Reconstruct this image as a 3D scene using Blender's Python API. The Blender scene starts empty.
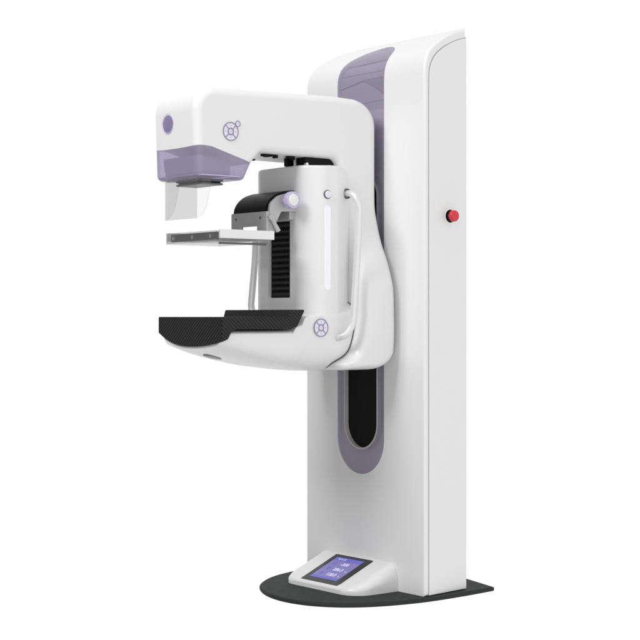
import bpy, bmesh, math, random
from mathutils import Vector, Matrix
random.seed(4)
R = math.radians
C = bpy.context.scene.collection
SC = bpy.context.scene

# ------------------------------------------------------------------ camera
YAW = math.atan(1255/1576.0)                      # column face stands 38.5 deg off the view axis
cam = bpy.data.cameras.new('camera'); cam_o = bpy.data.objects.new('camera', cam); C.objects.link(cam_o)
cam.sensor_width = 36; cam.sensor_fit = 'HORIZONTAL'; cam.lens = 36*1576/640.0
cam.shift_y = -4/640.0
cam.clip_start = .05; cam.clip_end = 100
CAM = Vector((-4.3335, 3.9491, 1.0431)); cam_o.location = CAM
fwd = Vector((math.cos(YAW), -math.sin(YAW), 0))
cam_o.rotation_euler = fwd.to_track_quat('-Z', 'Y').to_euler()
SC.camera = cam_o

# ------------------------------------------------------------------ studio light: white behind, unseen surround dimmed by direction to shape the light
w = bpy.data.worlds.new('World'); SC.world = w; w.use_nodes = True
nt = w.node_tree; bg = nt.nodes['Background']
tc = nt.nodes.new('ShaderNodeTexCoord')
def vdot(vec):
    d = nt.nodes.new('ShaderNodeVectorMath'); d.operation = 'DOT_PRODUCT'
    nt.links.new(tc.outputs['Generated'], d.inputs[0]); d.inputs[1].default_value = vec
    return d.outputs['Value']
def ramp(sock, lo, hi, a, b):
    m = nt.nodes.new('ShaderNodeMapRange'); m.interpolation_type = 'SMOOTHSTEP'
    m.inputs['From Min'].default_value = lo; m.inputs['From Max'].default_value = hi
    m.inputs['To Min'].default_value = a; m.inputs['To Max'].default_value = b
    nt.links.new(sock, m.inputs['Value']); return m.outputs['Result']
def mul(a, b):
    m = nt.nodes.new('ShaderNodeMath'); m.operation = 'MULTIPLY'
    nt.links.new(a, m.inputs[0]); nt.links.new(b, m.inputs[1]); return m.outputs[0]
AWAY, BELOW, FRONT, ABOVE = 1.05, .70, .19, .55
s1 = ramp(vdot(tuple(fwd)), .1, .75, AWAY, 1.03)        # the white backdrop fills the side the camera looks at
s2 = ramp(vdot((0, 0, 1)), -.85, -.3, BELOW, 1.0)       # surround made darker below, no floor stands there
s3 = ramp(vdot((.45, .89, 0)), .2, .95, 1.0, FRONT)     # surround dimmed in front to deepen the shade under the arm
s4 = ramp(vdot((0, 0, 1)), .25, .85, 1.0, ABOVE)            # surround dimmed overhead so upward faces don't clip
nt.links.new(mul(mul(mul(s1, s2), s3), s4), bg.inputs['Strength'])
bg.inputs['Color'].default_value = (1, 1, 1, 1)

def area(name, loc, target, size, power, col=(1, 1, 1)):
    l = bpy.data.lights.new(name, 'AREA'); l.shape = 'RECTANGLE'; l.size, l.size_y = size; l.energy = power; l.color = col
    o = bpy.data.objects.new(name, l); C.objects.link(o); o.location = loc
    o.rotation_euler = (Vector(target)-Vector(loc)).to_track_quat('-Z', 'Y').to_euler()
    return o
area('overhead_softbox', (.2, .9, 4.8), (.35, .2, 1.2), (2.4, 2.4), 14)
area('key_softbox', (-.1, 6.0, 5.7), (.35, .1, 1.0), (2.4, 2.4), 292)

SC.view_settings.view_transform = 'Standard'; SC.view_settings.look = 'None'
SC.view_settings.exposure = .05; SC.view_settings.gamma = 1
SC.render.engine = 'CYCLES'
SC.cycles.max_bounces = 8; SC.cycles.transparent_max_bounces = 24

# ------------------------------------------------------------------ materials
def pm(name, col, rough=.4, metal=0, coat=0, spec=.5, noise=0.0, nscale=40, bump=0.0, bscale=600, emit=None):
    m = bpy.data.materials.new(name); m.use_nodes = True; n = m.node_tree; b = n.nodes['Principled BSDF']
    b.inputs['Base Color'].default_value = (*col, 1); b.inputs['Roughness'].default_value = rough
    b.inputs['Metallic'].default_value = metal; b.inputs['Coat Weight'].default_value = coat
    b.inputs['Coat Roughness'].default_value = .12; b.inputs['Specular IOR Level'].default_value = spec
    t = n.nodes.new('ShaderNodeTexCoord')
    if noise:
        x = n.nodes.new('ShaderNodeTexNoise'); x.inputs['Scale'].default_value = nscale; x.inputs['Detail'].default_value = 4
        n.links.new(t.outputs['Object'], x.inputs['Vector'])
        mr = n.nodes.new('ShaderNodeMapRange'); mr.inputs['To Min'].default_value = max(rough-noise, 0); mr.inputs['To Max'].default_value = rough+noise
        n.links.new(x.outputs['Fac'], mr.inputs['Value']); n.links.new(mr.outputs['Result'], b.inputs['Roughness'])
    if bump:
        x = n.nodes.new('ShaderNodeTexNoise'); x.inputs['Scale'].default_value = bscale; x.inputs['Detail'].default_value = 2
        n.links.new(t.outputs['Object'], x.inputs['Vector'])
        bp = n.nodes.new('ShaderNodeBump'); bp.inputs['Strength'].default_value = bump; bp.inputs['Distance'].default_value = .0006
        n.links.new(x.outputs['Fac'], bp.inputs['Height']); n.links.new(bp.outputs['Normal'], b.inputs['Normal'])
    if emit:
        b.inputs['Emission Color'].default_value = (*emit[0], 1); b.inputs['Emission Strength'].default_value = emit[1]
    return m
WHITE = pm('white_enamel', (.80, .80, .80), .38, coat=.15, noise=.05, bump=.06)
PANEL = pm('side_panel_enamel', (.80, .80, .80), .45, noise=.05, bump=.06)
SEAM = pm('seam_shade_grey', (.42, .42, .42), .6, noise=.05)
BLACK = pm('black_plastic', (.004, .004, .005), .4, noise=.08, spec=.12)
MATTE = pm('matte_black', (.006, .005, .005), .7, noise=.05, spec=.2)
RIB = pm('bellows_rubber', (.010, .011, .011), .6, noise=.08)
GREYM = pm('grey_cast_metal', (.48, .48, .48), .42, metal=.0, noise=.08, bump=.08)
DKGREY = pm('dark_grey_metal', (.12, .125, .125), .4, metal=.3, noise=.08)
CHROME = pm('brushed_steel', (.72, .72, .73), .22, metal=.9, noise=.05)
RIMM = pm('slot_rim', (.50, .50, .50), .35, metal=.2, noise=.05)
LILAC = pm('lilac_plastic', (.56, .50, .74), .3, noise=.05)
PALE = pm('pale_lilac_plastic', (.80, .77, .88), .35, noise=.05)
LIGHTBAR = pm('light_bar', (.86, .84, .90), .3, noise=.03, emit=((.9, .87, 1), .10))
RED = pm('red_button', (.62, .022, .035), .35, noise=.05)
PLATE = pm('grey_base_enamel', (.028, .030, .030), .7, noise=.1, spec=.2, bump=.25, bscale=900)
INK = pm('lilac_ink', (.29, .26, .38), .5, noise=.03)
INKD = pm('small_grey_ink', (.45, .42, .40), .5, noise=.03)
LENS = pm('lilac_lens', (.24, .20, .34), .15, coat=.6, noise=.03)
GLASS = pm('screen_glass', (.006, .006, .007), .15, coat=.15, spec=.3, noise=.02)
def flat(name, col, s=.8):
    return pm(name, col, .4, emit=(col, s), noise=.02)
SCR = flat('screen_lilac', (.155, .135, .34), .45)
SCRD = flat('screen_blue', (.09, .085, .38), .55)
SCRT = flat('screen_text', (.55, .51, .76), .42)

def carbon():
    m = bpy.data.materials.new('carbon_weave'); m.use_nodes = True; n = m.node_tree; b = n.nodes['Principled BSDF']
    t = n.nodes.new('ShaderNodeTexCoord')
    d = n.nodes.new('ShaderNodeVectorMath'); d.operation = 'DOT_PRODUCT'; d.inputs[1].default_value = (1, -1, 1.15)
    n.links.new(t.outputs['Object'], d.inputs[0])
    k = n.nodes.new('ShaderNodeMath'); k.operation = 'MULTIPLY'; k.inputs[1].default_value = 2*math.pi/.0165
    n.links.new(d.outputs['Value'], k.inputs[0])
    s = n.nodes.new('ShaderNodeMath'); s.operation = 'SINE'; n.links.new(k.outputs[0], s.inputs[0])
    # cross threads, much finer
    d2 = n.nodes.new('ShaderNodeVectorMath'); d2.operation = 'DOT_PRODUCT'; d2.inputs[1].default_value = (-1, 1, 1)
    n.links.new(t.outputs['Object'], d2.inputs[0])
    k2 = n.nodes.new('ShaderNodeMath'); k2.operation = 'MULTIPLY'; k2.inputs[1].default_value = 2*math.pi/.005
    n.links.new(d2.outputs['Value'], k2.inputs[0])
    s2 = n.nodes.new('ShaderNodeMath'); s2.operation = 'SINE'; n.links.new(k2.outputs[0], s2.inputs[0])
    mr = n.nodes.new('ShaderNodeMapRange'); mr.inputs['From Min'].default_value = -.3; mr.inputs['From Max'].default_value = .9
    n.links.new(s.outputs[0], mr.inputs['Value'])
    cr = n.nodes.new('ShaderNodeMix'); cr.data_type = 'RGBA'
    cr.inputs['A'].default_value = (.004, .004, .004, 1); cr.inputs['B'].default_value = (.024, .025, .025, 1)
    n.links.new(mr.outputs['Result'], cr.inputs['Factor']); n.links.new(cr.outputs['Result'], b.inputs['Base Color'])
    ad = n.nodes.new('ShaderNodeMath'); ad.operation = 'MULTIPLY_ADD'; ad.inputs[1].default_value = .25
    n.links.new(s2.outputs[0], ad.inputs[0]); n.links.new(s.outputs[0], ad.inputs[2])
    bp = n.nodes.new('ShaderNodeBump'); bp.inputs['Strength'].default_value = .4; bp.inputs['Distance'].default_value = .001
    n.links.new(ad.outputs[0], bp.inputs['Height']); n.links.new(bp.outputs['Normal'], b.inputs['Normal'])
    b.inputs['Roughness'].default_value = .5; b.inputs['Specular IOR Level'].default_value = .25
    return m
CARBON = carbon()

def clear(name, tint, gloss=.06, rough=.05, body=None, bodyfac=0.0):
    """clear tinted plastic: straight-through transmission, a little reflection, a little body colour"""
    m = bpy.data.materials.new(name); m.use_nodes = True; n = m.node_tree
    out = n.nodes['Material Output']; n.nodes.remove(n.nodes['Principled BSDF'])
    tr = n.nodes.new('ShaderNodeBsdfTransparent'); tr.inputs['Color'].default_value = (*tint, 1)
    t = n.nodes.new('ShaderNodeTexCoord'); x = n.nodes.new('ShaderNodeTexNoise'); x.inputs['Scale'].default_value = 25
    n.links.new(t.outputs['Object'], x.inputs['Vector'])
    gl = n.nodes.new('ShaderNodeBsdfGlossy'); gl.inputs['Roughness'].default_value = rough
    mr = n.nodes.new('ShaderNodeMapRange'); mr.inputs['To Min'].default_value = rough*.6; mr.inputs['To Max'].default_value = rough*1.4
    n.links.new(x.outputs['Fac'], mr.inputs['Value']); n.links.new(mr.outputs['Result'], gl.inputs['Roughness'])
    last = tr.outputs[0]
    if body:
        df = n.nodes.new('ShaderNodeBsdfDiffuse'); df.inputs['Color'].default_value = (*body, 1)
        mx = n.nodes.new('ShaderNodeMixShader'); mx.inputs[0].default_value = bodyfac
        n.links.new(last, mx.inputs[1]); n.links.new(df.outputs[0], mx.inputs[2]); last = mx.outputs[0]
    lw = n.nodes.new('ShaderNodeLayerWeight'); lw.inputs['Blend'].default_value = .3
    mm = n.nodes.new('ShaderNodeMath'); mm.operation = 'MULTIPLY_ADD'; mm.inputs[1].default_value = .35; mm.inputs[2].default_value = gloss
    n.links.new(lw.outputs['Fresnel'], mm.inputs[0])
    mx = n.nodes.new('ShaderNodeMixShader'); n.links.new(mm.outputs[0], mx.inputs[0])
    n.links.new(last, mx.inputs[1]); n.links.new(gl.outputs[0], mx.inputs[2])
    n.links.new(mx.outputs[0], out.inputs['Surface'])
    return m
PURPLE = clear('lilac_clear_cover', (.76, .71, .85), .04, .08, (.53, .48, .65), .42)
STRIPM = clear('lilac_column_inlay', (.925, .895, .95), .03, .06, (.64, .60, .74), .17)
INNER = pm('inner_grey_plate', (.34, .33, .38), .5, noise=.05)
INNER2 = pm('inner_pale_plate', (.55, .54, .60), .5, noise=.05)
ACRYL = clear('clear_acrylic', (.95, .95, .95), .0, .04, (.6, .6, .6), .03)
ACRYL2 = clear('clear_paddle_plastic', (.90, .90, .90), .02, .05, (.7, .7, .7), .04)

# ------------------------------------------------------------------ mesh helpers
BASE = Vector((.36, 0, -.018))
machine = bpy.data.objects.new('mammography_machine', None); C.objects.link(machine)
machine.location = BASE; machine.empty_display_size = .2
machine['label'] = 'white floor-standing mammography machine with lilac inlays, black carbon breast tray and grey base plate'
machine['category'] = 'mammography machine'

def finish(bm, name, m, parent=machine, smooth=35, label=None, bevel=None):
    """link a bmesh (world coordinates) as one mesh object that is a part of parent"""
    bmesh.ops.remove_doubles(bm, verts=bm.verts, dist=1e-6)
    bmesh.ops.recalc_face_normals(bm, faces=bm.faces)
    me = bpy.data.meshes.new(name); bm.to_mesh(me); bm.free()
    for mm in (m if isinstance(m, (list, tuple)) else [m]): me.materials.append(mm)
    o = bpy.data.objects.new(name, me); C.objects.link(o)
    return settle(o, parent, smooth, label)
def settle(o, parent, smooth=35, label=None):
    me = o.data
    me.transform(Matrix.Translation(-BASE))
    me.shade_smooth(); me.set_sharp_from_angle(angle=R(smooth))
    wn = o.modifiers.new('wn', 'WEIGHTED_NORMAL'); wn.keep_sharp = True; wn.weight = 60
    if parent is not None:
        o.parent = parent
    if label: o['label'] = label
    return o
def raw(bm, name='raw'):
    bmesh.ops.recalc_face_normals(bm, faces=bm.faces)
    me = bpy.data.meshes.new(name); bm.to_mesh(me); bm.free()
    o = bpy.data.objects.new(name, me); C.objects.link(o); return o
def boolean(a_bm, cutters, op='DIFFERENCE'):
    """apply booleans, hand back a bmesh; helper objects are removed"""
    o = raw(a_bm); cs = []
    for cb in cutters:
        c = raw(cb); cs.append(c)
        md = o.modifiers.new('b', 'BOOLEAN'); md.object = c; md.operation = op; md.solver = 'EXACT'
    dg = bpy.context.evaluated_depsgraph_get(); dg.update()
    ev = o.evaluated_get(dg); me = bpy.data.meshes.new_from_object(ev)
    bm = bmesh.new(); bm.from_mesh(me)
    bpy.data.objects.remove(o); bpy.data.meshes.remove(me)
    for c in cs: bpy.data.objects.remove(c)
    return bm
def fillet(pts, n=8):
    """pts: (x, y[, r]) closed polygon; corners rounded with radius r"""
    out = []; N = len(pts)
    for i, p in enumerate(pts):
        r = p[2] if len(p) > 2 else 0
        P = Vector(p[:2])
        if r <= 0: out.append(tuple(P)); continue
        A = Vector(pts[i-1][:2])-P; B = Vector(pts[(i+1) % N][:2])-P
        la, lb = A.length, B.length; A.normalize(); B.normalize()
        ang = A.angle(B); t = min(r/math.tan(ang/2), la*.49 if len(pts[i-1]) > 2 and pts[i-1][2] else la*.98, lb*.49 if len(pts[(i+1) % N]) > 2 and pts[(i+1) % N][2] else lb*.98)
        rr = t*math.tan(ang/2)
        cdir = (A+B).normalized(); c = P+cdir*(rr/math.sin(ang/2))
        a0 = P+A*t-c; a1 = P+B*t-c
        th0 = math.atan2(a0.y, a0.x); th1 = math.atan2(a1.y, a1.x)
        d = (th1-th0+math.pi) % (2*math.pi)-math.pi
        for k in range(n+1):
            th = th0+d*k/n; out.append((c.x+rr*math.cos(th), c.y+rr*math.sin(th)))
    return out
AX = {'u': lambda a, b, t: (t, a, b), 'w': lambda a, b, t: (a, t, b), 'z': lambda a, b, t: (a, b, t)}
def inset_raw(poly, d):
    P = [Vector(p[:2]) for p in poly]; n = len(P); out = []
    area2 = sum(P[i].x*P[(i+1) % n].y-P[(i+1) % n].x*P[i].y for i in range(n)); sg = 1 if area2 > 0 else -1
    for i in range(n):
        a = (P[i]-P[i-1]).normalized(); b = (P[(i+1) % n]-P[i]).normalized()
        na = Vector((-a.y, a.x))*sg; nb = Vector((-b.y, b.x))*sg
        m = na+nb; k = 1+na.dot(nb)
        out.append(P[i]+m*(d/max(k, .25)))
    return out
def ring_of(poly, d, n):
    """polygon inset by d; control polygons with radii keep exact offset arcs"""
    if not any(len(p) > 2 for p in poly): return [tuple(q) for q in (inset_raw(poly, d) if d else poly)]
    q = inset_raw(poly, d) if d else [Vector(p[:2]) for p in poly]
    P = [Vector(p[:2]) for p in poly]; m = len(P)
    area2 = sum(P[i].x*P[(i+1) % m].y-P[(i+1) % m].x*P[i].y for i in range(m)); sg = 1 if area2 > 0 else -1
    out = []
    for i, p in enumerate(poly):
        a = P[i]-P[i-1]; b = P[(i+1) % m]-P[i]; convex = (a.x*b.y-a.y*b.x)*sg > 0
        if len(p) > 2: out.append((q[i].x, q[i].y, max(p[2]-d, 2e-5) if convex else p[2]+d))
        else: out.append((q[i].x, q[i].y))
    return fillet(out, n)
def prism(poly, ax, t0, t1, bev=0, seg=4, bm=None, n=8):
    """polygon in the two other axes, extruded along ax from t0 to t1; the two rims rounded"""
    f = AX[ax]; rings = []
    if bev > 0:
        for k in range(seg+1):
            th = math.pi/2*k/seg; rings.append((bev*(1-math.sin(th)), t0+bev*(1-math.cos(th))))
        for k in range(seg, -1, -1):
            th = math.pi/2*k/seg; rings.append((bev*(1-math.sin(th)), t1-bev*(1-math.cos(th))))
    else: rings = [(0, t0), (0, t1)]
    b = loft([[f(p[0], p[1], t) for p in ring_of(poly, d, n)] for d, t in rings])
    if bm is None: return b
    me = bpy.data.meshes.new('t'); b.to_mesh(me); b.free(); bm.from_mesh(me); bpy.data.meshes.remove(me); return bm
def join(dst, src):
    me = bpy.data.meshes.new('t'); src.to_mesh(me); src.free(); dst.from_mesh(me); bpy.data.meshes.remove(me); return dst
def box(x0, x1, y0, y1, z0, z1, bev=0, seg=3):
    b = bmesh.new()
    vs = [b.verts.new((x, y, z)) for x in (x0, x1) for y in (y0, y1) for z in (z0, z1)]
    for q in ((0, 1, 3, 2), (4, 6, 7, 5), (0, 4, 5, 1), (2, 3, 7, 6), (0, 2, 6, 4), (1, 5, 7, 3)): b.faces.new([vs[i] for i in q])
    if bev: bmesh.ops.bevel(b, geom=b.edges[:], offset=bev, segments=seg, profile=.5, affect='EDGES')
    return b
def rrect(x0, x1, y0, y1, r): return fillet([(x0, y0, r), (x1, y0, r), (x1, y1, r), (x0, y1, r)])
def circle(cx, cy, r, n=48, ry=None):
    return [(cx+r*math.cos(2*math.pi*i/n), cy+(ry or r)*math.sin(2*math.pi*i/n)) for i in range(n)]
def spline(P, n=8):
    P = [Vector(p) for p in P]; Q = [P[0]*2-P[1]]+P+[P[-1]*2-P[-2]]; out = []
    for i in range(1, len(Q)-2):
        for k in range(n):
            t = k/n; a, b, c, d = Q[i-1:i+3]
            out.append(.5*((2*b)+(c-a)*t+(2*a-5*b+4*c-d)*t*t+(3*b-a-3*c+d)*t**3))
    return out+[P[-1]]
def tube(path, r, n=20, cap=True):
    b = bmesh.new(); path = [Vector(p) for p in path]; rings = []
    nrm = None
    for i, p in enumerate(path):
        t = (path[min(i+1, len(path)-1)]-path[max(i-1, 0)]).normalized()
        if nrm is None: nrm = t.orthogonal().normalized()
        nrm = (nrm-t*nrm.dot(t)).normalized(); bn = t.cross(nrm)
        rr = r[i] if isinstance(r, list) else r
        rings.append([b.verts.new(p+(nrm*math.cos(2*math.pi*k/n)+bn*math.sin(2*math.pi*k/n))*rr) for k in range(n)])
    for a, c in zip(rings, rings[1:]):
        for k in range(n): b.faces.new((a[k], a[(k+1) % n], c[(k+1) % n], c[k]))
    if cap: b.faces.new(rings[0]); b.faces.new(rings[-1][::-1])
    return b
def loft(rings, cap=True, close=True):
    b = bmesh.new(); R_ = [[b.verts.new(p) for p in r] for r in rings]; n = len(R_[0])
    for a, c in zip(R_, R_[1:]):
        for k in range(n if close else n-1): b.faces.new((a[k], a[(k+1) % n], c[(k+1) % n], c[k]))
    if cap: b.faces.new(R_[0]); b.faces.new(R_[-1][::-1])
    return b
def resample(poly, n, start=None):
    """closed polygon -> n points evenly spaced by arc length"""
    P = [Vector(p) for p in poly]; L = [0]
    for i in range(len(P)): L.append(L[-1]+(P[(i+1) % len(P)]-P[i]).length)
    out = []; j = 0
    for k in range(n):
        s = L[-1]*k/n
        while L[j+1] < s: j += 1
        t = (s-L[j])/max(L[j+1]-L[j], 1e-9); out.append(P[j].lerp(P[(j+1) % len(P)], t))
    return out
def lathe(profile, centre, axis, n=48):
    """profile (radius, distance along axis)"""
    a = Vector(axis).normalized(); x = a.orthogonal().normalized(); y = a.cross(x); c = Vector(centre)
    rings = [[c+a*d+(x*math.cos(2*math.pi*k/n)+y*math.sin(2*math.pi*k/n))*max(r, 1e-5) for k in range(n)] for r, d in profile]
    return loft(rings)

# ------------------------------------------------------------------ base plate
pl = [(.0, -.36), (-.014, -.2), (-.018, -.03), (-.006, .08), (.018, .18), (.055, .265), (.11, .335), (.18, .385), (.26, .412), (.34, .418), (.43, .404),
      (.52, .37), (.605, .317), (.677, .240), (.730, .16), (.768, .07), (.792, -.03), (.80, -.16), (.79, -.36)]
sp = [tuple(v) for v in spline([Vector((*p, 0)) for p in pl], 6)]
pb = [(p[0], p[1]) for p in sp]+[(.66, -.43), (.45, -.445), (.28, -.432)]
finish(prism(pb, 'z', -.018, 0, .007, 3), 'base_plate', PLATE)

# ------------------------------------------------------------------ column
UC = .373
ctl = [(0, 1.85), (0, 1.90), (0, 1.95), (-.004, 1.99), (-.018, 2.025), (-.043, 2.052), (-.08, 2.077), (-.13, 2.104), (-.185, 2.126), (-.2362, 2.138)]
top = [(v.x, v.y) for v in spline([Vector((*p, 0)) for p in ctl], 8)]
top = [p for p in top if p[1] >= 1.9]
SL = [1.90]
for a, b in zip(top, top[1:]): SL.append(SL[-1]+math.dist(a, b))
def surf(u, s, off=0.0):
    """point of the column's front skin: s is height, then arc length over the rounded top"""
    if s <= 1.9: return Vector((u, off, s))
    i = 0
    while i < len(top)-2 and SL[i+1] < s: i += 1
    t = (s-SL[i])/(SL[i+1]-SL[i]); d = Vector((top[i+1][0]-top[i][0], top[i+1][1]-top[i][1])).normalized()
    y = top[i][0]*(1-t)+top[i+1][0]*t; z = top[i][1]*(1-t)+top[i+1][1]*t
    # smooth normal
    j = max(i-1, 0); k = min(i+2, len(top)-1); d = Vector((top[k][0]-top[j][0], top[k][1]-top[j][1])).normalized()
    return Vector((u, y+off*d.y, z-off*d.x))
K = .12
def taper(bm):
    for v in bm.verts:
        f = (v.co.x-.3585)/.3585
        v.co.x -= f*K*max(-v.co.y, 0)
    return bm
colprof = [(0, .0005)]+top+[(-.2362, .0005)]
col = prism(colprof, 'u', 0, .717, .012, 5)
def skin(outline, hole, off0, off1, smin=1.85):
    """closed solid over the column skin between two offsets, from an (u, s) outline with an optional hole"""
    b = bmesh.new()
    for loop in ([outline]+([hole] if hole else [])):
        vs = [b.verts.new((p[0], p[1], 0)) for p in loop]
        for i in range(len(vs)): b.edges.new((vs[i], vs[(i+1) % len(vs)]))
    bmesh.ops.triangle_fill(b, use_beauty=True, edges=b.edges[:])
    s = 1.89
    while s < 2.26:
        bmesh.ops.bisect_plane(b, geom=b.verts[:]+b.edges[:]+b.faces[:], plane_co=(0, s, 0), plane_no=(0, 1, 0), dist=1e-6); s += .012
    bot = {v: (v.co.x, v.co.y) for v in b.verts}
    r = bmesh.ops.extrude_face_region(b, geom=b.faces[:])
    newv = [g for g in r['geom'] if isinstance(g, bmesh.types.BMVert)]; ns = set(newv)
    for v in b.verts:
        v.co = surf(v.co.x, v.co.y, off1 if v in ns else off0)
    bmesh.ops.recalc_face_normals(b, faces=b.faces)
    return b
SU0, SU1 = .232, .514
def strip_outline(g=0.0):
    tp = [(.514, 1.93), (.5145, 1.957), (.511, 1.996), (.502, 2.029), (.486, 2.063), (.455, 2.105), (.404, 2.140), (.353, 2.152), (.301, 2.137), (.256, 2.102), (.234, 2.064), (.229, 2.024), (.231, 1.975), (.232, 1.93)]
    tp = [(v.x, v.y) for v in spline([Vector((*p, 0)) for p in tp], 4)]
    r = .141
    bt = [(UC-r*math.cos(t), .569-r*math.sin(t)) for t in [math.pi*i/32 for i in range(33)]]
    P = tp+bt
    if g:
        P = [(UC+(x-UC)*(1-g/.141), (y-g if y > 1.0 else y+g*.8)) for x, y in P]
    return P
def slot_outline(r, z0=.6255, z1=1.50):
    return [(UC-.002+r*math.cos(t), z1+r*math.sin(t)) for t in [math.pi*i/24 for i in range(25)]]+[(UC-.002-r*math.cos(t), z0-r*math.sin(t)) for t in [math.pi*i/24 for i in range(25)]]
col = boolean(col, [skin(strip_outline(), None, -.028, .02), prism(slot_outline(.096), 'w', -.06, .05)])
taper(col)
column = finish(col, 'column', WHITE, smooth=30)
finish(box(.036, .681, -.2395, -.2366, .02, 2.1440, .001), 'rear_cover', PANEL, column)
# inlay: clear lilac skin over the shallow recess, a few pale inner fins behind it
inlay = finish(skin(strip_outline(.0006), slot_outline(.1025), -.003, -.0002), 'inlay_strip', STRIPM, column, smooth=30)
# inner facets of the recess
def fin(poly, off, m):
    finish(skin(poly, None, off, off+.003), 'inner_plate', m, column, smooth=30)
L0, L1 = .2345, .5115
fin([(L0, 1.62), (L1, 1.62), (L1, 1.866), (L0, 1.873)], -.016, INNER2)          # upper carriage plate seen through the inlay
fin([(L0, 1.876), (L1, 1.869), (L1, 1.93), (.369, 1.952), (L0, 1.884)], -.019, INNER2)
fin([(.366, 1.955), (L0, 1.955), (L0, 1.888)], -.013, INNER)
fin([(.366, 1.958), (L1-.001, 1.935), (L1-.003, 1.984), (.236, 1.984), (L0, 1.958)], -.017, INNER2)
fin([(.236, 1.988), (L1-.003, 1.988), (.495, 2.030), (.240, 2.044)], -.020, INNER2)
fin([(.241, 2.048), (.492, 2.035), (.478, 2.060), (.452, 2.095), (.404, 2.128), (.353, 2.140), (.303, 2.125), (.262, 2.095)], -.015, INNER)
ring = bmesh.new()
so, si = slot_outline(.1025), slot_outline(.0955)
rr = [[Vector((p[0], y, p[1])) for p in P] for P, y in ((si, -.019), (si, .001), (so, .001), (so, -.019))]
rr.append(rr[0])
finish(loft(rr, cap=False), 'slot_rim', RIMM, column)
finish(prism(slot_outline(.0953), 'w', -.026, -.0165), 'slot_curtain', MATTE, column)

# side panels (right one in view, its mirror on the far side)
pp = [(-.022, .003), (-.022, 1.88), (-.0235, 1.94), (-.028, 1.968), (-.040, 1.995), (-.066, 2.026), (-.115, 2.058), (-.172, 2.085), (-.2365, 2.105), (-.2365, .003)]
ppt = [(v.x, v.y) for v in spline([Vector((*p, 0)) for p in pp[1:9]], 5)]
pp = [pp[0]]+ppt+[pp[-1]]
def off_poly(P, d):
    c = Vector((-.125, 1.2)); return [(p[0]+(d if p[0] > -.2 else 0)*(1 if p[0] > c.x else 0), p[1]+(d if p[1] > 1.9 else 0)) for p in P]
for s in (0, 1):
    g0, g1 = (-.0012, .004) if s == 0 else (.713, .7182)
    finish(taper(prism(off_poly(pp, .003), 'u', g0, g1)), 'panel_seam_shade', SEAM, column)  # seam line: shade of the panel gap put into a grey strip
    g0, g1 = (-.004, .004) if s == 0 else (.713, .721)
    finish(taper(prism(pp, 'u', g0, g1, .0025, 3)), 'side_panel', PANEL, column)

# emergency stop on the side panel
ec = Vector((.0, -.136, 1.4195)); ec.x = K*.134-.004
finish(lathe([(0, -.002), (.029, -.002), (.029, .002), (.027, .004), (.0245, .0045), (.0245, .0015), (0, .0015)], ec, (-1, 0, 0)), 'stop_button_collar', PANEL)
finish(lathe([(0, .0016), (.0243, .0016), (.0243, .0034), (0, .0034)], ec, (-1, 0, 0)), 'stop_button_well_shade', BLACK)  # black disc stands in for the shadow inside the collar
sb = finish(lathe([(0, .0), (.013, .0), (.013, .016), (0, .016)], ec, (-1, 0, 0)), 'emergency_stop_button', DKGREY)
finish(lathe([(0, .0155), (.0185, .0155), (.0215, .0185), (.0215, .0275), (.0195, .0315), (.016, .0325), (.0, .0325)], ec, (-1, 0, 0)), 'red_cap', RED, sb)

# ------------------------------------------------------------------ console with touch screen at the column foot
AA, BB = .112, .43
def conH(w_):
    if w_ < .010: return AA-BB*.010-.001*(1-w_/.010)
    h = AA-BB*w_
    if w_ > .185:
        t = (w_-.185)/.031; h = h*(1-t)+.023*t
        h = (AA-BB*.185)*(1-t)+.0235*t-.0*t
    return h
rings = []
wl = [-.004, 0, .003, .006, .010]+[.010+.185*k/30 for k in range(1, 31)]+[.195+.019*math.sin(math.pi/2*k/8) for k in range(1, 9)]
for wv in wl:
    q = max(0, (wv-.125)/.0892); hw = .231-.085*(1-math.sqrt(max(0, 1-q*q)))
    H = conH(max(wv, 0))
    if wv > .195: t = (wv-.195)/.019; H = H-.010*(1-math.sqrt(max(0, 1-t*t)))
    ry, rx = H*.62, .030+.012*math.sin(math.pi*min(max(wv, 0)/.2, 1))
    if wv < .01: H -= .004*(1-max(wv, 0)/.01)
    r = [(-hw, .0005), (-hw, .004)]+[(-hw+rx-rx*math.cos(a), H-ry+ry*math.sin(a)) for a in [math.pi/2*k/10 for k in range(11)]]
    r += [(x*-1, z) for x, z in r[::-1]]
    rings.append([Vector((.381+x, wv, z)) for x, z in r])
console = finish(loft(rings), 'console', WHITE, smooth=50)
nrm = Vector((0, BB, 1)).normalized(); dn = Vector((0, 1, -BB)).normalized()
def onscreen(u, d, h): return Vector((u, .022, AA-BB*.022))+dn*d+Vector((u-u, 0, 0))+nrm*h
def slab(poly, h0, h1, name, m, parent, bev=0):
    b = prism(poly, 'z', h0, h1, bev, 2)
    for v in b.verts: v.co = onscreen(v.co.x, v.co.y, v.co.z)
    return finish(b, name, m, parent)
U0, U1, DL = .268, .492, .196
scr = slab(rrect(U0, U1, 0, DL, .005), -.002, .0025, 'screen', GLASS, console, .001)
a0, a1, b0, b1 = U0+.033, U1-.028, .019, DL-.025
def scrpart(poly, h0, h1, name, m): return slab(poly, h0, h1, name, m, console)
scrpart([(a0, b0), (a1, b0), (a1, b1), (a0, b1)], .0026, .0030, 'display', SCR)
scrpart([(a0, b0), (a1, b0), (a1, b0+.022), (a0, b0+.022)], .0030, .0033, 'display_header', SCRD)
scrpart([(a0, b1-.014), (a1, b1-.014), (a1, b1), (a0, b1)], .0030, .0033, 'display_footer', SCRD)
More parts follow.
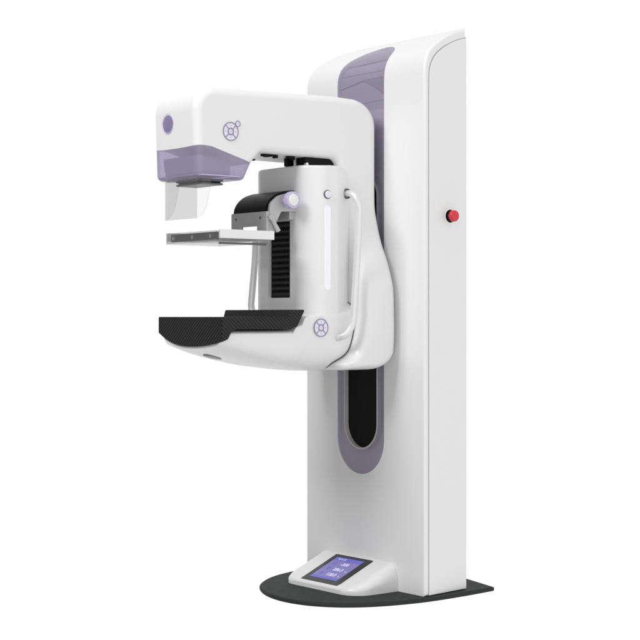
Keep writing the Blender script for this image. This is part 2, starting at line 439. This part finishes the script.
def text_bm(txt, size, bold=.0):
    c = bpy.data.curves.new('t', 'FONT'); c.body = txt; c.size = size; c.offset = bold; c.resolution_u = 3
    o = bpy.data.objects.new('t', c); C.objects.link(o)
    dg = bpy.context.evaluated_depsgraph_get(); dg.update()
    me = bpy.data.meshes.new_from_object(o.evaluated_get(dg)); b = bmesh.new(); b.from_mesh(me)
    bpy.data.objects.remove(o); bpy.data.meshes.remove(me); return b
def screen_text(txt, size, ux, dy, bold=0.0):
    b = text_bm(txt, size, bold)
    # reading direction runs from the machine's far side to its near side: text x = -u, text y = -d
    for v in b.verts: v.co = onscreen(ux-v.co.x, dy-v.co.y, .0036)
    finish(b, 'display_text', SCRT, console)
screen_text('MO-LCC', .013, a1-.020, b0+.016, .0004)
screen_text('-300', .025, a1-.072, b0+.052, .001); screen_text('°', .018, a1-.137, b0+.048)
screen_text('286.3', .025, a1-.068, b0+.089, .001); screen_text('mm', .010, a1-.137, b0+.089, .0003)
screen_text('128.0', .025, a1-.068, b0+.127, .001); screen_text('N', .013, a1-.137, b0+.127, .0003)
for k in range(3):
    d = b0+.042+.038*k; cu = a1-.035
    b = bmesh.new(); P = circle(cu, d, .010, 24); Q = circle(cu, d, .0075, 24)
    rg = [[Vector((p[0], p[1], h)) for p in pl_] for pl_, h in ((Q, .0030), (Q, .0034), (P, .0034), (P, .0030))]; rg.append(rg[0])
    b = loft(rg, cap=False); prism([(cu-.0012, d-.009), (cu+.0012, d-.009), (cu+.0012, d+.009), (cu-.0012, d+.009)], 'z', .0030, .0034, bm=b)
    for v in b.verts: v.co = onscreen(v.co.x, v.co.y, v.co.z)
    finish(b, 'display_icon', SCRD, console)

# ------------------------------------------------------------------ C-arm: tube head, top beam and back housing in one shell
HW = .14
aprof = [(.858, 1.528, .022), (.869, 1.848, .085), (.24, 1.866, .05), (.044, 1.862, .16), (.044, .842, .075), (.30, .842, .03), (.205, .90, .06), (.180, 1.05, .1), (.180, 1.40, .2),
         (.232, 1.630, .03), (.578, 1.632, .02), (.618, 1.590, .02), (.650, 1.528, .02)]
# drop extra points on the long vertical back edge so that the flare bends smoothly
def densify(P, mx):
    out = []
    for i, p in enumerate(P):
        q = P[(i+1) % len(P)]; d = math.dist(p, q); n = max(1, int(d/mx)); out += [(p[0]+(q[0]-p[0])*k/n, p[1]+(q[1]-p[1])*k/n) for k in range(n)]
    return out
arm = prism(aprof, 'u', UC-HW, UC+HW, .030, 7)
for i in range(62):
    bmesh.ops.bisect_plane(arm, geom=arm.verts[:]+arm.edges[:]+arm.faces[:], plane_co=(0, 0, .86+.012*i), plane_no=(0, 0, 1), dist=1e-6)
bmesh.ops.bisect_plane(arm, geom=arm.verts[:]+arm.edges[:]+arm.faces[:], plane_co=(0, .12, 0), plane_no=(0, 1, 0), dist=1e-6)
def interp(T, z):
    if z <= T[0][0]: return T[0][1]
    for (a, x), (b, y) in zip(T, T[1:]):
        if z <= b:
            t = (z-a)/(b-a); t = t; return x+(y-x)*t
    return T[-1][1]
HT = [(v.x, v.y) for v in spline([Vector((z, h, 0)) for z, h in ((.80, .222), (.95, .238), (1.05, .239), (1.134, .236), (1.18, .228), (1.25, .204), (1.31, .176), (1.38, .155), (1.45, .143), (1.52, .14), (1.60, .14))], 6)]
BT = [(.9, -.036), (1.15, -.034), (1.30, -.026), (1.45, -.013), (1.9, -.013)]
for v in arm.verts:
    if v.co.y < .45:
        if v.co.z < 1.60:
            hw = interp(HT, v.co.z); v.co.x = UC+(v.co.x-UC)*hw/HW
        if v.co.y < .12: v.co.y += interp(BT, v.co.z)*(1-max(v.co.y-.044, 0)/.076)
# cutter that parts the white shell from the lilac cover under the tube head
def cover_cut():
    rings = []
    for u in [UC-HW-.05+(.38)*i/40 for i in range(41)]:
        f = (u-UC)/HW; g = min(abs(f), 1)
        dip = 1.626+.016*(g**2.4)                         # dips in the middle of the front, peaks at both corners
        ring = [(u, .52, 1.45), (u, .52, 1.575), (u, .619, 1.590)]
        for k in range(9):
            t = k/8; w_ = .619+(.80-.619)*t; ring.append((u, w_, 1.590+(1.640-1.590)*t*(1.0-.0*t)))
        ring += [(u, .83, 1.642), (u, .95, dip), (u, .95, 1.45)]
        rings.append([Vector(p) for p in ring])
    return loft(rings)
armw = boolean(arm.copy(), [cover_cut()])
arm_keep = armw.copy()
carm = finish(armw, 'c_arm', WHITE, smooth=28)
low = boolean(arm, [cover_cut()], 'INTERSECT')
# hollow the cover: keep it a 4 mm shell of clear lilac plastic round a grey core
outer = low
inn = box(UC-HW+.014, UC+HW-.014, .662, .845-.014, 1.537, 1.590, .012)
cover = finish(outer, 'tube_head_cover', PURPLE, smooth=28)
ccore = prism(fillet([(.700, 1.540, .01), (.826, 1.540, .01), (.840, 1.612, .01), (.70, 1.600, .01)]), 'u', UC-HW+.022, UC+HW-.022, .01, 3)
finish(ccore, 'collimator_housing', pm('core_grey_lilac', (.30, .28, .36), .5, noise=.05), cover)
lip_path = [(p[0], p[1], 1.5395) for p in rrect(UC-HW+.0045, UC+HW-.0045, .657, .8535, .027)]
finish(tube(lip_path+[lip_path[0], lip_path[1]], .0022, 10), 'cover_lip_highlight', LILAC, cover)  # lower lip of the cover, its highlight put into a paler lilac tube

# collimator plates under the head
cp = [rrect(.285, .452, .712, .806, .004), rrect(.292, .445, .718, .800, .004)]
coll = finish(prism(cp[0], 'z', 1.5225, 1.531, .002, 2), 'collimator', DKGREY)
finish(prism(cp[1], 'z', 1.5175, 1.5225), 'collimator_gap', BLACK, coll)
finish(prism(cp[0], 'z', 1.510, 1.5175, .003, 2), 'collimator_plate', DKGREY, coll)

# lilac lens on the front of the head
finish(lathe([(0, 0), (.0365, 0), (.0365, .0022), (.0345, .0022), (.0335, .001), (0, .001)], (.412, .8642, 1.730), (0, 1, .0)), 'lens_ring', LILAC)
finish(lathe([(0, .0005), (.0334, .0005), (.030, .0022), (.015, .0035), (0, .004)], (.412, .8642, 1.730), (0, 1, 0)), 'front_lens', LENS)

# round key pads
def keypad(cu, cw, cz, r, corner):
    root = finish(lathe([(0, 0), (r*.98, 0), (r*.98, .0012), (0, .0012)], (cu, cw, cz), (-1, 0, 0)), 'keypad', PALE)
    def add(name, ro, ri, y, z, m):
        finish(lathe([(ri, .0006), (ro, .0006), (ro, .0026), (ri, .0026), (ri, .0006)], (cu, y, z), (-1, 0, 0)), name, m, root)
    add('outer_ring', r, r*.90, cw, cz, INK); add('inner_ring', r*.40, r*.27, cw, cz, INK)
    for k in range(4):
        a = math.pi/4+k*math.pi/2; d = Vector((0, math.cos(a), math.sin(a))); n = Vector((0, -math.sin(a), math.cos(a)))
        c0 = Vector((cu-.0008, cw, cz)); b = bmesh.new()
        q = [c0+d*r*.38+n*r*.05, c0+d*r*.90+n*r*.05, c0+d*r*.90-n*r*.05, c0+d*r*.38-n*r*.05]
        finish(loft([q, [p+Vector((-.0016, 0, 0)) for p in q]]), 'spoke', INK, root)
        a = k*math.pi/2; y, z = cw+math.cos(a)*r*.63, cz+math.sin(a)*r*.63
        finish(box(cu-.0019, cu-.0009, y-r*.035, y+r*.035, z-r*.07, z+r*.07), 'key_mark', INKD, root)
    finish(box(cu-.0019, cu-.0009, cw-r*.09, cw+r*.09, cz-r*.03, cz+r*.03), 'key_mark', INKD, root)
    if corner:
        y, z = cw-.030, cz+.029
        finish(lathe([(0, 0), (r*.34, 0), (r*.34, .003), (0, .003)], (cu, y, z), (-1, 0, 0)), 'corner_key', PALE, root)
        finish(lathe([(r*.24, .002), (r*.34, .002), (r*.34, .0036), (r*.24, .0036), (r*.24, .002)], (cu, y, z), (-1, 0, 0)), 'corner_ring', INK, root)
        finish(box(cu-.0037, cu-.0029, y-r*.05, y+r*.03, z-r*.07, z+r*.05), 'key_mark', INKD, root)
keypad(UC-HW, .718, 1.697, .0335, True)

# ------------------------------------------------------------------ inner support body (carries carriage, bellows and lower arm)
N = 160
outerP = fillet([(.400, 1.03, .01), (.400, 1.598, .010), (.262, 1.606, .05), (.150, 1.606, .115), (.150, 1.03, .01)], 14)
innerP = fillet([(.318, 1.03, .01), (.318, 1.592, .006), (.31, 1.594, .02), (.268, 1.594, .13), (.268, 1.03, .01)], 14)
assert len(outerP) == len(innerP)
rings = []; DEP = .085; SIDE = .190
def lv(t, sgn):   # t 0 at the outer outline, 1 at the panel
    s = 1-math.sqrt(max(0, 1-t*t)); u = UC+sgn*(SIDE-DEP+DEP*t)
    out = []
    for a, b in zip(outerP, innerP):
        k = min(1, max(0, (.33-b[0])/.05)); q = s*(1-k)+(t**1.7)*k
        out.append(Vector((u, a[0]+(b[0]-a[0])*q, a[1]+(b[1]-a[1])*q)))
    return out
ts = [math.sin(math.pi/2*k/20) for k in range(21)]
rings = [lv(t, -1) for t in ts[::-1]]+[lv(t, 1) for t in ts]
bodyb = loft(rings)
BU0, BU1, BZ0, BZ1 = .302, .438, 1.111, 1.396
bodyb = boolean(bodyb, [box(BU0, BU1, .35, .45, BZ0, BZ1)])
body = finish(bodyb, 'support_column', WHITE, smooth=17)
bel = finish(box(BU0+.0005, BU1-.0005, .345, .384, BZ0+.0005, BZ1-.0005), 'bellows', MATTE, body)
rb = bmesh.new()
for k in range(13):
    z = BZ0+.0125+k*.0215
    prism(fillet([(.3835, z-.0095), (.393, z-.004, .004), (.393, z+.003, .004), (.3835, z+.0095)], 3), 'u', BU0+.003, BU1-.014, bm=rb)
finish(rb, 'bellows_folds', RIB, body)

PU = UC-SIDE
# light bar and round indicator on the near side
finish(prism(fillet([(.303, 1.139, .0125), (.3295, 1.139, .0125), (.3295, 1.449, .0125), (.303, 1.449, .0125)]), 'u', PU-.0012, PU+.004, .0006, 2), 'light_bar', LIGHTBAR, body)
bt = finish(lathe([(0, -.002), (.0165, -.002), (.0165, .002), (.0150, .003), (0, .003)], (PU, .3175, 1.490), (-1, 0, 0)), 'indicator_ring', DKGREY, body)
finish(lathe([(0, .003), (.0135, .003), (.0135, .006), (.012, .0075), (0, .008)], (PU, .3175, 1.490), (-1, 0, 0)), 'indicator_button', PALE, body)

# black pivot between beam and support column, cable clips behind the head
finish(box(.258, .315, .215, .362, 1.600, 1.6335, .003), 'pivot_block', MATTE)
finish(box(.330, .350, .360, .392, 1.600, 1.6335, .002), 'pivot_post', BLACK)
for (y, dz, dw) in ((.592, .010, .016), (.545, .008, .01), (.53, .010, .02), (.508, .007, .01), (.49, .012, .012), (.425, .008, .02), (.41, .014, .01)):
    finish(box(UC-.11, UC-.09, y-dw/2, y+dw/2, 1.6315-dz, 1.6330, .001), 'cable_clip', BLACK)
finish(box(UC-HW+.012, UC-HW+.03, .600, .612, 1.602, 1.608, .001), 'cable_clip', BLACK)
finish(lathe([(0, 0), (.006, 0), (.006, .012), (0, .012)], (UC-.112, .36, 1.604), (-1, 0, 0), 20), 'pivot_screw', CHROME)

# ------------------------------------------------------------------ lower arm under the tray
ZB = [(v.x, v.y) for v in spline([Vector((a, b, 0)) for a, b in ((.13, .895), (.165, .868), (.20, .850), (.26, .838), (.36, .839), (.45, .848), (.55, .861), (.65, .882), (.72, .901), (.78, .922), (.84, .946), (.875, .966))], 5)]
ZS = [(.13, 1.13), (.26, 1.11), (.31, 1.09), (.36, 1.06), (.41, 1.045), (.44, 1.03), (.47, 1.0), (.60, .998), (.75, .998), (.79, .99), (.88, .985)]
HWT = [(.13, .1906), (.45, .1906), (.70, .192), (.78, .185), (.83, .16), (.875, .10)]
rings = []; NS = 72
ws = [.164+(.790-.164)*i/46 for i in range(47)]
for i, wv in enumerate(ws):
    zb, zt, hw = interp(ZB, wv), interp(ZS, wv), interp(HWT, wv)
    shrink = 1.0
    if i == 0: shrink = .985
    r = []
    zm = 1.04 if wv < .43 else (1.0 if wv < .47 else .975)
    zm = min(zm, zt-.004)
    zm = max(zm, zb+.01)
    for k in range(NS):
        th = 2*math.pi*k/NS; c, s = math.cos(th), math.sin(th)
        n = 2/3.2
        x = math.copysign(abs(c)**n, c)*hw*shrink
        if s < 0: z = zm-abs(s)**n*(zm-zb)
        else:
            k_ = min(1, max(0, (wv-.25)/.06)); ex = 2.0+.8*k_
            z = zm+s**(2/ex)*(zt-zm)
            if k_ < 1: x = (c*hw)*(1-k_)+x*k_
        r.append(Vector((UC+x, wv, z)))
    rings.append(r)
lower = finish(loft(rings), 'lower_arm', WHITE, smooth=45)
finish(lathe([(0, -.02), (.034, -.02), (.034, .0), (0, .0)], (UC, .70, .893), (0, .26, -1), 32), 'foot_recess', DKGREY, lower)
keypad(UC-.192, .350, 1.000, .0335, False)

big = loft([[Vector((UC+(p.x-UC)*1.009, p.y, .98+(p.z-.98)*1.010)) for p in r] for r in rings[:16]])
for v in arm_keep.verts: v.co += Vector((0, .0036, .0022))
finish(boolean(big, [arm_keep], 'INTERSECT'), 'joint_seam_shade', pm('joint_shade_dark', (.07, .07, .07), .6, noise=.05))  # dark sliver stands in for the shaded gap between lower arm and housing
# ------------------------------------------------------------------ carbon tray
tp = [(.800, .952, .004), (.800, 1.040, .004), (.508, 1.040, .003), (.500, 1.066, .004), (.432, 1.066, .005), (.468, 1.004, .012), (.500, .996, .008), (.738, .996, .010), (.757, .989, .01), (.772, .962, .012)]
tray = prism(tp, 'u', UC-.204, UC+.204, .003, 2)
for i in range(1, 24):
    bmesh.ops.bisect_plane(tray, geom=tray.verts[:]+tray.edges[:]+tray.faces[:], plane_co=(UC-.204+.408*i/24, 0, 0), plane_no=(1, 0, 0), dist=1e-6)
for v in tray.verts:
    f = (v.co.x-UC)/.204
    if v.co.z < .9945 and v.co.y > .745:
        k = (.995-v.co.z)/.043; v.co.z += k*(-.022*(1-f*f)+(.030*max(f, 0)**3))
finish(tray, 'breast_tray', CARBON, smooth=35)

# ------------------------------------------------------------------ compression paddle
pd = bmesh.new()
PW0, PW1, PA, PB = .560, .790, .205, .548
padd = finish(join(prism(rrect(PA, PB, PW0, PW1, .012), 'z', 1.3035, 1.3065), bmesh.new()), 'compression_paddle', ACRYL2)
def wallring(x0, x1, y0, y1, z0, z1, th):
    o, i = rrect(x0, x1, y0, y1, .012), rrect(x0+th, x1-th, y0+th, y1-th, .009)
    rg = [[Vector((*p, z)) for p in P] for P, z in ((i, z0), (i, z1), (o, z1), (o, z0))]; rg.append(rg[0]); return loft(rg, cap=False)
finish(wallring(PA, PB, PW0, PW1, 1.3068, 1.345, .003), 'paddle_wall', ACRYL2, padd)
finish(box(PA+.014, PB-.030, PW1-.016, PW1-.006, 1.3125, 1.3405, .003), 'front_rail', pm('rail_dark', (.055, .058, .058), .35, noise=.05), padd)
for u in (.498, .376, .262):
    finish(lathe([(0, 0), (.0080, 0), (.0080, .002), (.0055, .003), (.005, .001), (0, .001)], (u, PW1-.006, 1.326), (0, 1, 0), 24), 'rail_screw', CHROME, padd)
finish(box(PA+.012, PA+.028, .57, PW1-.02, 1.297, 1.3030, .002), 'paddle_under_shade', DKGREY, padd)  # dark strip stands in for the shadow beneath the near side bar
finish(box(PA-.008, PA+.010, .550, .783, 1.3165, 1.3480, .002, 2), 'side_bar', WHITE, padd)
finish(box(PB-.010, PB+.004, .550, .783, 1.3165, 1.3480, .002, 2), 'side_bar', WHITE, padd)
finish(box(PA+.01, PB-.010, .545, .560, 1.3165, 1.3460, .002, 2), 'rear_bar', GREYM, padd)

# carriage that clamps the paddle
g0, g1 = .262, .484
fp = box(g0, g1, .524, .538, 1.345, 1.424, .003, 2)
fp = boolean(fp, [box(.320, .425, .5, .56, 1.30, 1.372)])
carr = finish(fp, 'paddle_carriage', GREYM)
for u in (.300, .452):
    finish(lathe([(0, 0), (.005, 0), (.005, .0008), (0, .0008)], (u, .538, 1.402), (0, 1, 0), 20), 'screw', DKGREY, carr)
finish(lathe([(0, 0), (.003, 0), (.003, .0008), (0, .0008)], (g0, .531, 1.402), (-1, 0, 0), 16), 'screw', BLACK, carr)
cheek = fillet([(.5238, 1.346, .003), (.5238, 1.430, .004), (.520, 1.455, .03), (.485, 1.482, .04), (.440, 1.494, .02), (.390, 1.494), (.390, 1.428, .003), (.470, 1.425, .012), (.492, 1.385, .015), (.500, 1.346, .003)], 6)
for a, b in ((g0, g0+.012), (g1-.012, g1)):
    finish(prism(cheek, 'u', a, b, .0015, 2), 'cheek', GREYM, carr)
hood_o = [(v.x, v.y) for v in spline([Vector((a, b, 0)) for a, b in ((.536, 1.424), (.530, 1.446), (.512, 1.470), (.482, 1.490), (.440, 1.503), (.395, 1.506))], 6)]
hood_i = [(a-.006, b-.008) for a, b in hood_o][::-1]
finish(prism(hood_o+hood_i, 'u', g0+.013, g1-.0125, .0), 'hood', BLACK, carr)
finish(box(g0+.0125, g1-.0125, .398, .424, 1.398, 1.436, .002), 'crossbar', GREYM, carr)
finish(box(g0+.0125, g1-.0125, .400, .412, 1.436, 1.492, .001), 'mount_plate', DKGREY, carr)
# knob
kc = Vector((g0, .452, 1.4655))
kn = finish(lathe([(0, -.004), (.014, -.004), (.014, .014), (.022, .016), (.0225, .026), (.030, .028), (.0315, .031), (.0315, .047), (.0295, .050), (.024, .0505), (.0235, .049), (0, .049)], kc, (-1, 0, 0)), 'knob', LILAC)
finish(lathe([(0, .0485), (.0228, .0485), (.0228, .0505), (.020, .054), (.010, .0555), (0, .056)], kc, (-1, 0, 0)), 'knob_cap', WHITE, kn)
# locking lever
lv_ = finish(tube([(g0-.008, .522, 1.401), (g0-.009, .512, 1.384), (g0-.010, .492, 1.352)], [.0085, .0075, .0095], 16), 'locking_lever', GREYM)
finish(lathe([(0, -.004), (.011, -.004), (.011, .010), (.009, .012), (0, .012)], (g0-.002, .522, 1.401), (-1, 0, 0), 24), 'lever_pivot', GREYM, lv_)

# ------------------------------------------------------------------ face shield
TH = .003
s0, s1, wf = .258, .464, .846
shp = finish(box(s0, s1, wf-TH, wf, 1.386, 1.529, .0008, 1), 'face_shield', ACRYL)
wing = [(wf-TH, 1.529), (wf-TH-.058, 1.529)]+[(v.x, v.y) for v in spline([Vector((a, b, 0)) for a, b in ((wf-.061, 1.515), (wf-.052, 1.47), (wf-.044, 1.435), (wf-.033, 1.411), (wf-.018, 1.394), (wf-TH, 1.387))], 5)]
for a, b in ((s0, s0+TH), (s1-TH, s1)):
    finish(prism(wing, 'u', a, b), 'shield_wing', ACRYL, shp)
finish(box(s0+.004, s1-.004, wf-.012, wf-.004, 1.523, 1.534, .001), 'shield_clip', ACRYL2, shp)

# ------------------------------------------------------------------ handles
hp = [(.250, .200, 1.501), (.215, .205, 1.501), (.180, .208, 1.4975), (.155, .206, 1.483), (.143, .203, 1.455), (.140, .202, 1.415), (.140, .212, 1.25), (.140, .226, 1.08), (.140, .230, 1.035), (.142, .236, 1.005), (.152, .250, .978), (.170, .262, .966), (.20, .268, .960)]
hd = finish(tube(spline(hp, 8), .0125, 24), 'grab_handle', pm('satin_silver_tube', (.74, .74, .75), .3, metal=.35))
finish(lathe([(0, -.012), (.0195, -.012), (.0195, .007), (.0165, .009), (.0165, .004), (0, .004)], (.214, .203, 1.500), (-1, 0, 0), 32), 'handle_socket', DKGREY, hd)
hp2 = [(.50, .335, 1.372), (.55, .345, 1.370), (.570, .350, 1.360), (.579, .353, 1.335), (.580, .358, 1.25), (.580, .372, 1.12), (.578, .376, 1.08), (.56, .376, 1.055), (.50, .37, 1.045)]
finish(tube(spline(hp2, 8), .0132, 24), 'grab_handle', pm('far_tube', (.78, .78, .79), .25, metal=.3), label='far steel grab handle')
